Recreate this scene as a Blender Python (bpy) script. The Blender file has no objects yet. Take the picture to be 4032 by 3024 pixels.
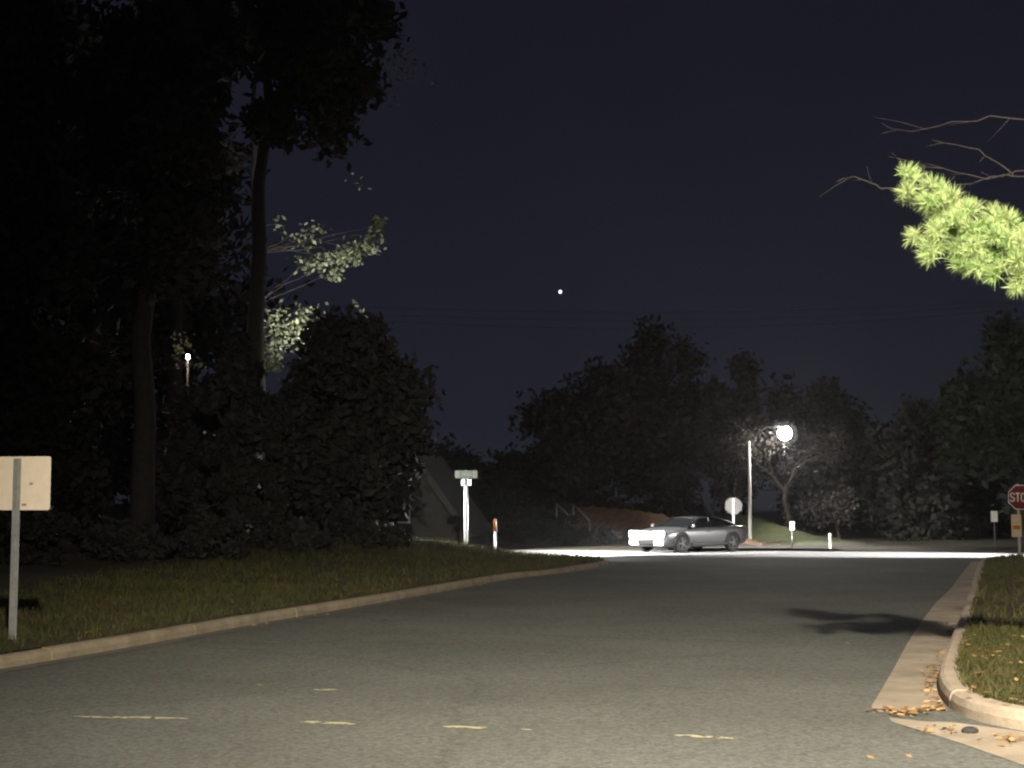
import bpy, math, random
import numpy as np
from mathutils import Vector, Matrix, geometry
C = bpy.context.scene
COL = C.collection
R = math.radians
rng = np.random.default_rng(7)
random.seed(7)

# ------------------------------------------------------------------ camera
FPX, PITCH, HC = 5800.0, R(4.86), 1.5
cam_d = bpy.data.cameras.new('camera')
cam_d.sensor_width = 36.0
cam_d.lens = 36.0 * FPX / 4032.0
cam_d.clip_end = 6000
cam_d.clip_start = 0.05
cam = bpy.data.objects.new('camera', cam_d)
cam.location = (0, 0, HC)
cam.rotation_euler = (R(90) + PITCH, 0, 0)
COL.objects.link(cam)
C.camera = cam

def at(px, py, Y):
    """world point seen at photo pixel (px,py) at distance Y ahead"""
    x, u = px - 2016.0, 1512.0 - py
    y = FPX * math.cos(PITCH) - u * math.sin(PITCH)
    z = FPX * math.sin(PITCH) + u * math.cos(PITCH)
    k = Y / y
    return Vector((x * k, Y, HC + z * k))

def gp(px, py, z=0.0):
    """ground point (height z) seen at a photo pixel"""
    x, u = px - 2016.0, 1512.0 - py
    y = FPX * math.cos(PITCH) - u * math.sin(PITCH)
    w = FPX * math.sin(PITCH) + u * math.cos(PITCH)
    k = (z - HC) / w
    return (x * k, y * k)

# ------------------------------------------------------------------ night sky
W = bpy.data.worlds.new('World'); C.world = W; W.use_nodes = True
nt = W.node_tree; nt.nodes.clear()
out = nt.nodes.new('ShaderNodeOutputWorld'); bg = nt.nodes.new('ShaderNodeBackground')
tc = nt.nodes.new('ShaderNodeTexCoord'); sp = nt.nodes.new('ShaderNodeSeparateXYZ')
rp = nt.nodes.new('ShaderNodeValToRGB'); nz = nt.nodes.new('ShaderNodeTexNoise'); mx = nt.nodes.new('ShaderNodeMixRGB')
nt.links.new(tc.outputs['Generated'], sp.inputs[0]); nt.links.new(sp.outputs['Z'], rp.inputs[0])
e = rp.color_ramp.elements
e[0].position = 0.0; e[0].color = (0.0175, 0.0185, 0.0285, 1)
e[1].position = 1.0; e[1].color = (0.0080, 0.0075, 0.0120, 1)
m_ = e.new(0.14); m_.color = (0.0142, 0.0146, 0.0245, 1)
m_ = e.new(0.34); m_.color = (0.0105, 0.0103, 0.0190, 1)
nz.inputs['Scale'].default_value = 5.0; nz.inputs['Detail'].default_value = 3
nt.links.new(tc.outputs['Generated'], nz.inputs['Vector'])
mx.blend_type = 'MULTIPLY'; mx.inputs[0].default_value = 0.35
nt.links.new(rp.outputs[0], mx.inputs[1]); nt.links.new(nz.outputs['Fac'], mx.inputs[2])
nt.links.new(mx.outputs[0], bg.inputs[0]); nt.links.new(bg.outputs[0], out.inputs[0])
bg.inputs[1].default_value = 1.0

# one very weak, very soft sun added to lift the night blacks
sd = bpy.data.lights.new('fill_sun', 'SUN'); sd.energy = 0.035; sd.angle = R(70); sd.color = (1.0, 0.92, 0.95)
so = bpy.data.objects.new('fill_sun', sd); so.rotation_euler = (R(48), 0, R(-12)); COL.objects.link(so)

C.view_settings.view_transform = 'Standard'; C.view_settings.look = 'None'
C.view_settings.exposure = 0.0; C.view_settings.gamma = 1.0
C.render.engine = 'CYCLES'
C.cycles.use_denoising = True
C.cycles.filter_width = 2.2
C.cycles.max_bounces = 4; C.cycles.diffuse_bounces = 2; C.cycles.glossy_bounces = 2
C.cycles.transmission_bounces = 3; C.cycles.transparent_max_bounces = 6
C.cycles.caustics_reflective = False; C.cycles.caustics_refractive = False
C.cycles.sample_clamp_indirect = 1.5

# light levels (W)
P_FORE, P_MAIN, P_HIDDEN, P_SIDE, P_TREE, P_HEAD, P_UP, P_POLE_FILL = 57000, 5000, 100000, 80000, 40, 12000, 5000, 9000

# ------------------------------------------------------------------ materials
def mat(name, color, rough=0.8, var=0.25, scale=8.0, bump=0.0, bscale=60.0, metal=0.0, color2=None, detail=6, island=0.0, transl=0.0, spec=0.3):
    m = bpy.data.materials.new(name); m.use_nodes = True
    n, l = m.node_tree.nodes, m.node_tree.links
    b = n['Principled BSDF']
    b.inputs['Roughness'].default_value = rough; b.inputs['Metallic'].default_value = metal
    b.inputs['Specular IOR Level'].default_value = spec
    t = n.new('ShaderNodeTexCoord'); x = n.new('ShaderNodeTexNoise')
    x.inputs['Scale'].default_value = scale; x.inputs['Detail'].default_value = detail; x.inputs['Roughness'].default_value = 0.65
    l.new(t.outputs['Object'], x.inputs['Vector'])
    r = n.new('ShaderNodeValToRGB')
    c2 = color2 if color2 else tuple(min(1, c * (1 + var)) for c in color)
    c1 = color if color2 else tuple(c * (1 - var) for c in color)
    r.color_ramp.elements[0].position = 0.3; r.color_ramp.elements[0].color = (*c1, 1)
    r.color_ramp.elements[1].position = 0.7; r.color_ramp.elements[1].color = (*c2, 1)
    l.new(x.outputs['Fac'], r.inputs[0])
    last = r.outputs[0]
    if island > 0:
        g = n.new('ShaderNodeNewGeometry'); mr = n.new('ShaderNodeMapRange')
        mr.inputs['To Min'].default_value = 1 - island; mr.inputs['To Max'].default_value = 1 + island
        l.new(g.outputs['Random Per Island'], mr.inputs['Value'])
        hs = n.new('ShaderNodeHueSaturation'); l.new(mr.outputs[0], hs.inputs['Value']); l.new(last, hs.inputs['Color']); last = hs.outputs[0]
    l.new(last, b.inputs['Base Color'])
    if bump > 0:
        x2 = n.new('ShaderNodeTexNoise'); x2.inputs['Scale'].default_value = bscale; x2.inputs['Detail'].default_value = 4
        l.new(t.outputs['Object'], x2.inputs['Vector'])
        bp = n.new('ShaderNodeBump'); bp.inputs['Strength'].default_value = bump; bp.inputs['Distance'].default_value = 0.02
        l.new(x2.outputs['Fac'], bp.inputs['Height']); l.new(bp.outputs[0], b.inputs['Normal'])
    if transl > 0:
        tr = n.new('ShaderNodeBsdfTranslucent'); mxs = n.new('ShaderNodeMixShader'); mxs.inputs[0].default_value = transl
        l.new(last, tr.inputs[0]); l.new(b.outputs[0], mxs.inputs[1]); l.new(tr.outputs[0], mxs.inputs[2])
        l.new(mxs.outputs[0], n['Material Output'].inputs[0])
    return m

def emat(name, color, strength):
    m = bpy.data.materials.new(name); m.use_nodes = True
    b = m.node_tree.nodes['Principled BSDF']
    b.inputs['Base Color'].default_value = (0.8, 0.8, 0.8, 1)
    b.inputs['Emission Color'].default_value = (*color, 1); b.inputs['Emission Strength'].default_value = strength
    return m

def asphalt(name, base, worn):
    """aggregate speckle, broad wear, tyre tracks and hairline cracks"""
    m = bpy.data.materials.new(name); m.use_nodes = True
    n, l = m.node_tree.nodes, m.node_tree.links
    b = n['Principled BSDF']; b.inputs['Roughness'].default_value = 0.95; b.inputs['Specular IOR Level'].default_value = 0.04
    t = n.new('ShaderNodeTexCoord')
    def noise(sc, det, rough=0.6):
        x = n.new('ShaderNodeTexNoise'); x.inputs['Scale'].default_value = sc; x.inputs['Detail'].default_value = det; x.inputs['Roughness'].default_value = rough
        l.new(t.outputs['Object'], x.inputs['Vector']); return x.outputs['Fac']
    def ramp(f, p0, c0, p1, c1):
        r = n.new('ShaderNodeValToRGB'); r.color_ramp.elements[0].position = p0; r.color_ramp.elements[0].color = (*c0, 1)
        r.color_ramp.elements[1].position = p1; r.color_ramp.elements[1].color = (*c1, 1); l.new(f, r.inputs[0]); return r.outputs[0]
    def mul(a, c, k=1.0):
        q = n.new('ShaderNodeMixRGB'); q.blend_type = 'MULTIPLY'; q.inputs[0].default_value = k; l.new(a, q.inputs[1]); l.new(c, q.inputs[2]); return q.outputs[0]
    big = ramp(noise(0.35, 5), 0.3, base, 0.72, worn)
    v = n.new('ShaderNodeTexVoronoi'); v.inputs['Scale'].default_value = 34; l.new(t.outputs['Object'], v.inputs['Vector'])
    spk = n.new('ShaderNodeSeparateColor'); l.new(v.outputs['Color'], spk.inputs[0])
    agg = ramp(spk.outputs[0], 0.05, (0.79, 0.79, 0.79), 0.95, (1.21, 1.21, 1.20))
    fine = ramp(noise(22, 6, 0.75), 0.3, (0.80, 0.80, 0.80), 0.7, (1.18, 1.18, 1.18))
    cv = n.new('ShaderNodeTexVoronoi'); cv.feature = 'DISTANCE_TO_EDGE'; cv.inputs['Scale'].default_value = 0.22
    wv = n.new('ShaderNodeMixRGB'); wv.blend_type = 'ADD'; wv.inputs[0].default_value = 0.6
    wn = n.new('ShaderNodeTexNoise'); wn.inputs['Scale'].default_value = 1.4; wn.inputs['Detail'].default_value = 6; l.new(t.outputs['Object'], wn.inputs['Vector'])
    l.new(t.outputs['Object'], wv.inputs[1]); l.new(wn.outputs['Color'], wv.inputs[2]); l.new(wv.outputs[0], cv.inputs['Vector'])
    crk = ramp(cv.outputs['Distance'], 0.0, (0.86, 0.86, 0.86), 0.012, (1, 1, 1))
    l.new(mul(mul(mul(big, agg), fine), crk), b.inputs['Base Color'])
    bp = n.new('ShaderNodeBump'); bp.inputs['Strength'].default_value = 0.3; bp.inputs['Distance'].default_value = 0.006
    l.new(noise(45, 5, 0.7), bp.inputs['Height']); l.new(bp.outputs[0], b.inputs['Normal'])
    return m

M = {}
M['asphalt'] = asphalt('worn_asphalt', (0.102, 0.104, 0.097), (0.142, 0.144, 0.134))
M['mainroad'] = asphalt('brightened_main_road', (0.24, 0.24, 0.245), (0.32, 0.32, 0.325))  # paler base colour adds to the brightness of the lit strip
M['concrete'] = mat('kerb_concrete', (0.37, 0.305, 0.235), 0.9, 0.22, 3.5, 0.4, 40, detail=8)
M['oldconcrete'] = mat('weathered_concrete', (0.115, 0.108, 0.095), 0.9, 0.3, 3.5, 0.4, 40, detail=8)
M['darkkerb'] = mat('dark_kerb_concrete', (0.17, 0.145, 0.095), 0.95, 0.0, 2.2, 0.6, 30, color2=(0.33, 0.275, 0.20), detail=10)  # darker, mottled concrete for the left kerb
M['dirtyconcrete'] = mat('dirty_gutter_concrete', (0.20, 0.165, 0.125), 0.95, 0.0, 1.8, 0.4, 40, color2=(0.38, 0.32, 0.25), detail=10)
M['soil'] = mat('lawn_soil', (0.026, 0.022, 0.013), 1.0, 0.0, 3.0, 0.8, 14, color2=(0.066, 0.052, 0.027), detail=10)
M['earth'] = mat('earth', (0.035, 0.038, 0.025), 1.0, 0.3, 0.6)
M['litter'] = mat('leaf_litter', (0.12, 0.078, 0.050), 1.0, 0.0, 3.0, 0.8, 12, color2=(0.34, 0.19, 0.11), detail=10)
M['bankgrass'] = mat('bank_grass', (0.050, 0.062, 0.026), 1.0, 0.0, 3.0, 0.8, 12, color2=(0.105, 0.115, 0.055), detail=10)
M['blade'] = mat('grass_blade', (0.036, 0.056, 0.013), 0.8, 0.0, 1.3, color2=(0.098, 0.078, 0.027), island=0.5, transl=0.25)
M['dead'] = mat('dead_leaf', (0.17, 0.085, 0.035), 0.8, 0.0, 5, color2=(0.36, 0.24, 0.11), island=0.5)
M['bark'] = mat('bark', (0.022, 0.019, 0.017), 0.95, 0.35, 6, 0.6, 25)
M['palebark'] = mat('pale_bark', (0.022, 0.016, 0.013), 0.95, 0.35, 6, 0.6, 25)
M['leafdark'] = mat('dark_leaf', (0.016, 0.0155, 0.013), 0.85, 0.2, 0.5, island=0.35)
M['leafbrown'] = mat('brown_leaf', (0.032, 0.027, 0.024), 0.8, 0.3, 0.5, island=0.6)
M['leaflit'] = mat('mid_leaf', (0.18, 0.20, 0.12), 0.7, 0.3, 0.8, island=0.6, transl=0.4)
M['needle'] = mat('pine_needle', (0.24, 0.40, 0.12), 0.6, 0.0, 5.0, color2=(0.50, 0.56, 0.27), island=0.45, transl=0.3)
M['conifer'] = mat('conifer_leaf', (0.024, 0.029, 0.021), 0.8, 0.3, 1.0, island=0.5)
M['galv'] = mat('galvanised_steel', (0.30, 0.31, 0.31), 0.45, 0.2, 12, metal=0.35)
M['alu'] = mat('bare_sign_back', (0.76, 0.66, 0.52), 0.6, 0.07, 9, metal=0.0)
M['dullalu'] = mat('dull_sign_back', (0.10, 0.10, 0.098), 0.7, 0.2, 6)
M['white'] = mat('white_paint', (0.80, 0.80, 0.78), 0.5, 0.06, 10)
M['polewhite'] = mat('white_post_enamel', (0.85, 0.85, 0.84), 0.32, 0.03, 10, metal=0.55, spec=0.9)
M['greenblade'] = mat('street_sign_green', (0.42, 0.64, 0.62), 0.4, 0.08, 10)
M['red'] = mat('sign_red', (0.11, 0.012, 0.011), 0.4, 0.12, 8)
M['cream'] = mat('cream_sign', (0.42, 0.34, 0.22), 0.5, 0.12, 9)
M['orange'] = mat('orange_cap', (0.30, 0.095, 0.015), 0.5, 0.1, 9)
M['yellow'] = None
M['carpaint'] = mat('grey_car_paint', (0.10, 0.102, 0.107), 0.35, 0.04, 3, metal=0.3, spec=0.5)
M['black'] = mat('black_trim', (0.012, 0.012, 0.013), 0.5, 0.2, 9)
M['glass'] = mat('tinted_glass', (0.010, 0.011, 0.012), 0.08, 0.1, 3, spec=0.5)
M['rubber'] = mat('tyre_rubber', (0.018, 0.018, 0.018), 0.85, 0.2, 9)
M['rim'] = mat('alloy_rim', (0.07, 0.07, 0.075), 0.5, 0.1, 9, metal=0.3)
M['globe'] = emat('lit_globe', (1.0, 0.95, 0.86), 290)
M['brightglobe'] = emat('bright_globe', (1.0, 0.97, 0.90), 120)
M['headlight'] = emat('lit_headlight', (0.96, 0.97, 1.0), 26)
M['pinlamp'] = emat('lit_bulb', (1.0, 0.86, 0.74), 30)
M['far_light'] = emat('far_light_glow', (1.0, 0.93, 0.96), 2.2)
M['tail'] = mat('tail_light_red', (0.25, 0.01, 0.01), 0.3, 0.1, 9)
M['stone'] = mat('stone', (0.03, 0.03, 0.03), 0.9, 0.3, 9)

sm_ = bpy.data.materials.new('lamp_halo_shell'); sm_.use_nodes = True; n_, l_ = sm_.node_tree.nodes, sm_.node_tree.links; n_.clear()  # thin shell material standing in for the lamp's halo
o_ = n_.new('ShaderNodeOutputMaterial'); a_ = n_.new('ShaderNodeBsdfTransparent'); b_ = n_.new('ShaderNodeBsdfTranslucent'); c_ = n_.new('ShaderNodeMixShader')
b_.inputs[0].default_value = (0.9, 0.9, 0.9, 1); c_.inputs[0].default_value = 0.0018
l_.new(a_.outputs[0], c_.inputs[1]); l_.new(b_.outputs[0], c_.inputs[2]); l_.new(c_.outputs[0], o_.inputs[0]); M['halo'] = sm_

# ------------------------------------------------------------------ mesh helpers
class MB:
    def __init__(s): s.v, s.f, s.n = [], [], 0
    def add(s, v, f):
        v = np.asarray(v, float).reshape(-1, 3); k = s.n
        s.v.append(v); s.f += [[i + k for i in q] for q in f]; s.n += len(v); return s
    def box(s, c, d, rz=0.0, bev=0.0, M4=None):
        hx, hy, hz = d[0] / 2, d[1] / 2, d[2] / 2
        v = np.array([(x, y, z) for z in (-hz, hz) for x, y in ((-hx, -hy), (hx, -hy), (hx, hy), (-hx, hy))])
        cs, sn = math.cos(rz), math.sin(rz)
        v = np.c_[v[:, 0] * cs - v[:, 1] * sn, v[:, 0] * sn + v[:, 1] * cs, v[:, 2]] + np.array(c)
        return s.add(v, [[3, 2, 1, 0], [4, 5, 6, 7], [0, 1, 5, 4], [1, 2, 6, 5], [2, 3, 7, 6], [3, 0, 4, 7]])
    def tube(s, pts, rad, seg=8, cap=True):
        pts = [Vector(p) for p in pts]; n = len(pts)
        if not hasattr(rad, '__len__'): rad = [rad] * n
        v, f = [], []; ref = None
        for i, p in enumerate(pts):
            d = (pts[min(i + 1, n - 1)] - pts[max(i - 1, 0)]).normalized()
            if ref is None: ref = Vector((1, 0, 0)) if abs(d.x) < 0.9 else Vector((0, 1, 0))
            a = (ref - d * ref.dot(d)).normalized(); b = d.cross(a); ref = a
            for k in range(seg):
                th = 2 * math.pi * k / seg
                v.append(p + (a * math.cos(th) + b * math.sin(th)) * rad[i])
        for i in range(n - 1):
            for k in range(seg):
                k2 = (k + 1) % seg
                f.append([i * seg + k, i * seg + k2, (i + 1) * seg + k2, (i + 1) * seg + k])
        if cap:
            f.append(list(range(seg))[::-1]); f.append([(n - 1) * seg + k for k in range(seg)])
        return s.add([tuple(q) for q in v], f)
    def ball(s, c, r, sc=(1, 1, 1), nu=20, nv=12):
        v = [(0, 0, -1)]; f = []
        for j in range(1, nv):
            ph = -math.pi / 2 + math.pi * j / nv
            for i in range(nu):
                th = 2 * math.pi * i / nu
                v.append((math.cos(ph) * math.cos(th), math.cos(ph) * math.sin(th), math.sin(ph)))
        v.append((0, 0, 1)); last = len(v) - 1
        for i in range(nu):
            i2 = (i + 1) % nu
            f.append([0, 1 + i2, 1 + i]); f.append([last, last - nu + i, last - nu + i2])
            for j in range(nv - 2):
                a = 1 + j * nu
                f.append([a + i, a + i2, a + nu + i2, a + nu + i])
        v = np.array(v) * np.array(sc) * r + np.array(c)
        return s.add(v, f)
    def prism(s, poly, axis_o, ax, ay, az, depth):
        """flat outline (2-D poly in axes ax, ay) given thickness along az"""
        n = len(poly); v = []
        o, ax, ay, az = Vector(axis_o), Vector(ax), Vector(ay), Vector(az)
        for d in (-depth / 2, depth / 2):
            for p in poly: v.append(tuple(o + ax * p[0] + ay * p[1] + az * d))
        f = [list(range(n))[::-1], [n + i for i in range(n)]]
        f += [[i, (i + 1) % n, n + (i + 1) % n, n + i] for i in range(n)]
        return s.add(v, f)
    def mesh(s, name):
        me = bpy.data.meshes.new(name)
        v = np.concatenate(s.v) if s.v else np.zeros((0, 3))
        me.from_pydata(v.tolist(), [], s.f); me.update(); return me
    def build(s, name, m, parent=None, smooth=False, bevel=0.0):
        me = s.mesh(name); me.materials.append(m)
        if smooth:
            for p in me.polygons: p.use_smooth = True
        o = bpy.data.objects.new(name, me); COL.objects.link(o)
        if parent is not None:
            o.parent = parent; o.matrix_parent_inverse = Matrix.Translation(-Vector(parent.location)) if False else Matrix()
        if bevel > 0:
            b = o.modifiers.new('bevel', 'BEVEL'); b.width = bevel; b.segments = 2; b.limit_method = 'ANGLE'
        return o

def tag(o, label=None, cat=None, group=None, kind=None):
    if label: o['label'] = label
    if cat: o['category'] = cat
    if group: o['group'] = group
    if kind: o['kind'] = kind
    return o
def thing(name, label, cat, loc, rz=0.0, group=None):
    o = bpy.data.objects.new(name, None); COL.objects.link(o)
    o.location = loc; o.rotation_euler = (0, 0, rz); o.empty_display_size = 0.3
    return tag(o, label, cat, group)
def quads(name, P, A, B, m, parent=None, tri=False):
    """many small leaf faces: centres P, half axes A and B (rhombus)"""
    n = len(P)
    if tri: V = np.stack([P - B, P + B, P + A], 1); k = 3
    else: V = np.stack([P - A, P + B, P + A, P - B], 1); k = 4
    me = bpy.data.meshes.new(name); V = V.reshape(-1, 3)
    me.vertices.add(n * k); me.vertices.foreach_set('co', V.astype(np.float32).ravel())
    me.loops.add(n * k); me.loops.foreach_set('vertex_index', np.arange(n * k, dtype=np.int32))
    me.polygons.add(n); me.polygons.foreach_set('loop_start', np.arange(n, dtype=np.int32) * k)
    me.polygons.foreach_set('loop_total', np.full(n, k, np.int32))
    me.update(calc_edges=True); me.validate(); me.materials.append(m)
    o = bpy.data.objects.new(name, me); COL.objects.link(o)
    if parent is not None: o.parent = parent
    return o
def unit(n, r=rng):
    v = r.normal(size=(n, 3)); return v / np.linalg.norm(v, axis=1, keepdims=True)
def leafaxes(n, size, r, aspect=0.5):
    a = unit(n, r); t = unit(n, r); b = np.cross(a, t); b /= np.linalg.norm(b, axis=1, keepdims=True) + 1e-9
    s = size * r.uniform(0.6, 1.35, (n, 1)); return a * s, b * s * aspect

# ------------------------------------------------------------------ street layout (all from the photograph's ground lines)
bdir = Vector((0.29, 1.0)).normalized()                         # side street
mdir = Vector((1.0, -0.235)).normalized(); mn = Vector((0.235, 1.0)).normalized()   # main road
near0, far0 = Vector((0.5, 46.4)), Vector((0.3, 55.3))          # points on its two edges
def near_edge(x): return near0.y - (x - near0.x) * 0.06
def far_edge(x): return far0.y + (x - far0.x) * mdir.y / mdir.x

left_kerb = [(-14.2, -16.0), (-9.1, 0.0)] + [gp(x, y) for x, y in ((0, 2636), (500, 2552), (1000, 2458), (1300, 2408), (1600, 2356), (1800, 2318), (2000, 2280))] + [gp(x, y, 0.13) for x, y in ((2180, 2240), (2310, 2222), (2380, 2212))]
lx, ly = left_kerb[-1]
left_kerb += [(lx + 0.30, ly + 1.8), (lx + 0.0, ly + 3.6), (lx - 0.9, ly + 5.6), (0.6, near_edge(0.6) - 0.2), (-3, near_edge(-3)), (-20, near_edge(-20)), (-80, near_edge(-80))]
right_kerb = [(30, near_edge(30)), (19.5, near_edge(19.5)), (17.2, near_edge(17.2) - 0.3), (15.3, near_edge(15) - 1.1)] + \
    [gp(x, y) for x, y in ((3862, 2212), (3842, 2260), (3826, 2318), (3800, 2400), (3770, 2480), (3738, 2560), (3708, 2640), (3692, 2700), (3702, 2745), (3732, 2785), (3790, 2820), (3880, 2848), (4032, 2880), (4400, 2935))] + [(9, 8.6), (30, 5.0)]

def smooth_path(P, step=0.4, it=2):
    P = [Vector((p[0], p[1], 0)) for p in P]
    for _ in range(it):
        Q = [P[0]]
        for a, b in zip(P[:-1], P[1:]): Q += [a.lerp(b, 0.25), a.lerp(b, 0.75)]
        Q.append(P[-1]); P = Q
    out = [P[0]]
    for p in P[1:]:
        while (p - out[-1]).length > step * 1.4: out.append(out[-1] + (p - out[-1]).normalized() * step)
        if (p - out[-1]).length > 0.05: out.append(p)
    return np.array([(p.x, p.y) for p in out])
LK, RK = smooth_path(left_kerb), smooth_path(right_kerb)

def dist_to(path, P):
    """distance of 2-D points to a polyline"""
    a, b = path[:-1], path[1:]; d = b - a; L = (d ** 2).sum(1) + 1e-9
    best = np.full(len(P), 1e9)
    for i in range(0, len(P), 4000):
        q = P[i:i + 4000, None, :] - a[None]
        t = np.clip((q * d[None]).sum(2) / L[None], 0, 1)
        best[i:i + 4000] = np.sqrt(((q - t[..., None] * d[None]) ** 2).sum(2)).min(1)
    return best
def inside(poly, P):
    x, y = P[:, 0], P[:, 1]; r = np.zeros(len(P), bool); n = len(poly)
    for i in range(n):
        x1, y1 = poly[i]; x2, y2 = poly[(i + 1) % n]
        c = ((y1 > y) != (y2 > y)); r ^= c & (x < (x2 - x1) * (y - y1) / (y2 - y1 + 1e-12) + x1)
    return r
def sst(x, a, b):
    t = np.clip((x - a) / (b - a), 0, 1); return t * t * (3 - 2 * t)
def wob(P, s=0.7, amp=0.03):
    x, y = P[:, 0] * s, P[:, 1] * s
    return amp * (np.sin(x * 2.1 + 1.3 * np.sin(y * 1.7)) + np.sin(y * 2.7 + x * 0.9 + 2) + 0.6 * np.sin(x * 5.3 + y * 4.1))

# --- ground reaching the horizon
g = MB(); g.add([(-900, -200, -0.20), (900, -200, -0.20), (900, 1400, -0.20), (-900, 1400, -0.20)], [[0, 1, 2, 3]])
tag(g.build('ground', M['earth']), kind='structure')

# --- side street and main road
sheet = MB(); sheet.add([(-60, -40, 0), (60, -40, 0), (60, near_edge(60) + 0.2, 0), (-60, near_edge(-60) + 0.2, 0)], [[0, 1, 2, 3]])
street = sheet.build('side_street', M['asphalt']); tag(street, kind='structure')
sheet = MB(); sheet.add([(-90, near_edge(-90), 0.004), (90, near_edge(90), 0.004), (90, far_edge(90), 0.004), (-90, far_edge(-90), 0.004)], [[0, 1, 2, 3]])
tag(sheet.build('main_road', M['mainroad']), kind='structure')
ou = far0 + mdir * 8.6
sheet = MB(); wv_, dv = mdir * 3.0, Vector((0.15, 1.0)).normalized()
pts = [ou - wv_ + mn * 0.02, ou + wv_ + mn * 0.02, ou + wv_ + dv * 120, ou - wv_ + dv * 120]
sheet.add([(p.x, p.y, 0.0) for p in pts], [[0, 1, 2, 3]])
tag(sheet.build('opposite_street', M['asphalt']), kind='structure')

# --- worn yellow centre line: the fragments that are left of it
ym = bpy.data.materials.new('worn_yellow_paint'); ym.use_nodes = True
n_, l_ = ym.node_tree.nodes, ym.node_tree.links
b_ = n_['Principled BSDF']; b_.inputs['Roughness'].default_value = 0.8; b_.inputs['Base Color'].default_value = (0.42, 0.39, 0.22, 1)
t_ = n_.new('ShaderNodeTexCoord'); x_ = n_.new('ShaderNodeTexNoise'); x_.inputs['Scale'].default_value = 16; x_.inputs['Detail'].default_value = 6
r_ = n_.new('ShaderNodeValToRGB'); r_.color_ramp.elements[0].position = 0.38; r_.color_ramp.elements[1].position = 0.47
tr_ = n_.new('ShaderNodeBsdfTransparent'); mx_ = n_.new('ShaderNodeMixShader')
l_.new(t_.outputs['Object'], x_.inputs['Vector']); l_.new(x_.outputs['Fac'], r_.inputs[0]); l_.new(r_.outputs[0], mx_.inputs[0])
l_.new(tr_.outputs[0], mx_.inputs[1]); l_.new(b_.outputs[0], mx_.inputs[2]); l_.new(mx_.outputs[0], n_['Material Output'].inputs[0])
mk = MB()
def mark(x0, y0, x1, y1, w=0.092):
    a, b = Vector(gp(x0, y0)), Vector(gp(x1, y1)); d = (b - a); L = d.length; d.normalize(); nn = Vector((-d.y, d.x))
    k = max(3, int(L / 0.05)); up, dn = [], []
    for i in range(k + 1):
        p = a + d * L * i / k; t = min(1, 4 * min(i, k - i) / k + 0.25)
        up.append(p + nn * w * t * random.uniform(0.3, 0.62)); dn.append(p - nn * w * t * random.uniform(0.3, 0.62))
    v = [(p.x, p.y, 0.004) for p in up + dn]; q = k + 1
    mk.add(v, [[i, q + i, q + i + 1, i + 1] for i in range(k)])
for a in ((285, 2823, 752, 2831), (1165, 2842, 1400, 2853), (1745, 2862, 1925, 2869), (2655, 2896, 2905, 2910)): mark(*a)
mark(1235, 2716, 1330, 2718, 0.10); mark(2050, 2873, 2110, 2876, 0.05)
mk.build('lane_marking', ym, street)

# --- kerbs: stones with joints, front face, rounded top; gutter pan on the road side
def kerb(path, name, side, mname, w=0.17, h=0.135, seg=3.0):
    mb = MB(); n = len(path); tan = np.gradient(path, axis=0); tan /= np.linalg.norm(tan, axis=1, keepdims=True)
    nor = np.c_[-tan[:, 1], tan[:, 0]] * side
    prof = [(0.0, -0.1), (0.0, h * 0.5), (0.018, h * 0.86), (0.05, h), (w, h + 0.004), (w, -0.1)]
    s = np.r_[0, np.cumsum(np.linalg.norm(np.diff(path, axis=0), axis=1))]
    i = 0
    while i < n - 1:
        j = i + 1
        while j < n - 1 and s[j] - s[i] < seg: j += 1
        v, f = [], []; m = j - i + 1; k = len(prof)
        jit = random.uniform(-0.006, 0.006)
        for q in range(i, j + 1):
            pt = path[q].copy()
            if q == i: pt = pt + tan[q] * 0.013
            if q == j: pt = pt - tan[q] * 0.013
            for a, z in prof: v.append((pt[0] + nor[q][0] * a, pt[1] + nor[q][1] * a, z + (jit if z > 0 else 0)))
        for q in range(m - 1):
            for c in range(k - 1): f.append([q * k + c, q * k + c + 1, (q + 1) * k + c + 1, (q + 1) * k + c])
        f.append([c for c in range(k)]); f.append([(m - 1) * k + c for c in range(k)][::-1])
        mb.add(v, f); i = j
    return tag(mb.build(name, M[mname]), kind='structure')
kerb(LK, 'kerb', 1, 'darkkerb', 0.13, 0.12); kerb(RK, 'kerb', 1, 'concrete')
def ribbon(pa, pb, z, name, m, parent=None):
    v = [(p[0], p[1], z) for p in pa] + [(p[0], p[1], z) for p in pb]; k = len(pa)
    mb = MB(); mb.add(v, [[i, i + 1, k + i + 1, k + i] for i in range(k - 1)])
    o = mb.build(name, m, parent); return o
lg_i = np.array([p for p in LK if 2 < p[1] < 42.0 and p[0] < 4])
tanl = np.gradient(lg_i, axis=0); tanl /= np.linalg.norm(tanl, axis=1, keepdims=True)
lg_o = lg_i + np.c_[tanl[:, 1], -tanl[:, 0]] * 0.22
tag(ribbon(lg_i, lg_o, 0.004, 'gutter', M['oldconcrete']), kind='structure')
# right gutter pan of the side street, with its squared end at the corner
gi = [gp(x, y) for x, y in ((3862, 2212), (3842, 2260), (3826, 2318), (3800, 2400), (3770, 2480), (3738, 2560), (3708, 2640), (3692, 2700), (3700, 2745), (3720, 2783), (3730, 2800))]
go = [gp(x, y) for x, y in ((3826, 2212), (3786, 2260), (3744, 2318), (3684, 2375), (3622, 2455), (3572, 2535), (3520, 2632), (3468, 2722), (3442, 2765), (3432, 2782), (3436, 2792))]
tag(ribbon(gi, go, 0.004, 'gutter', M['dirtyconcrete']), kind='structure')
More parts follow.
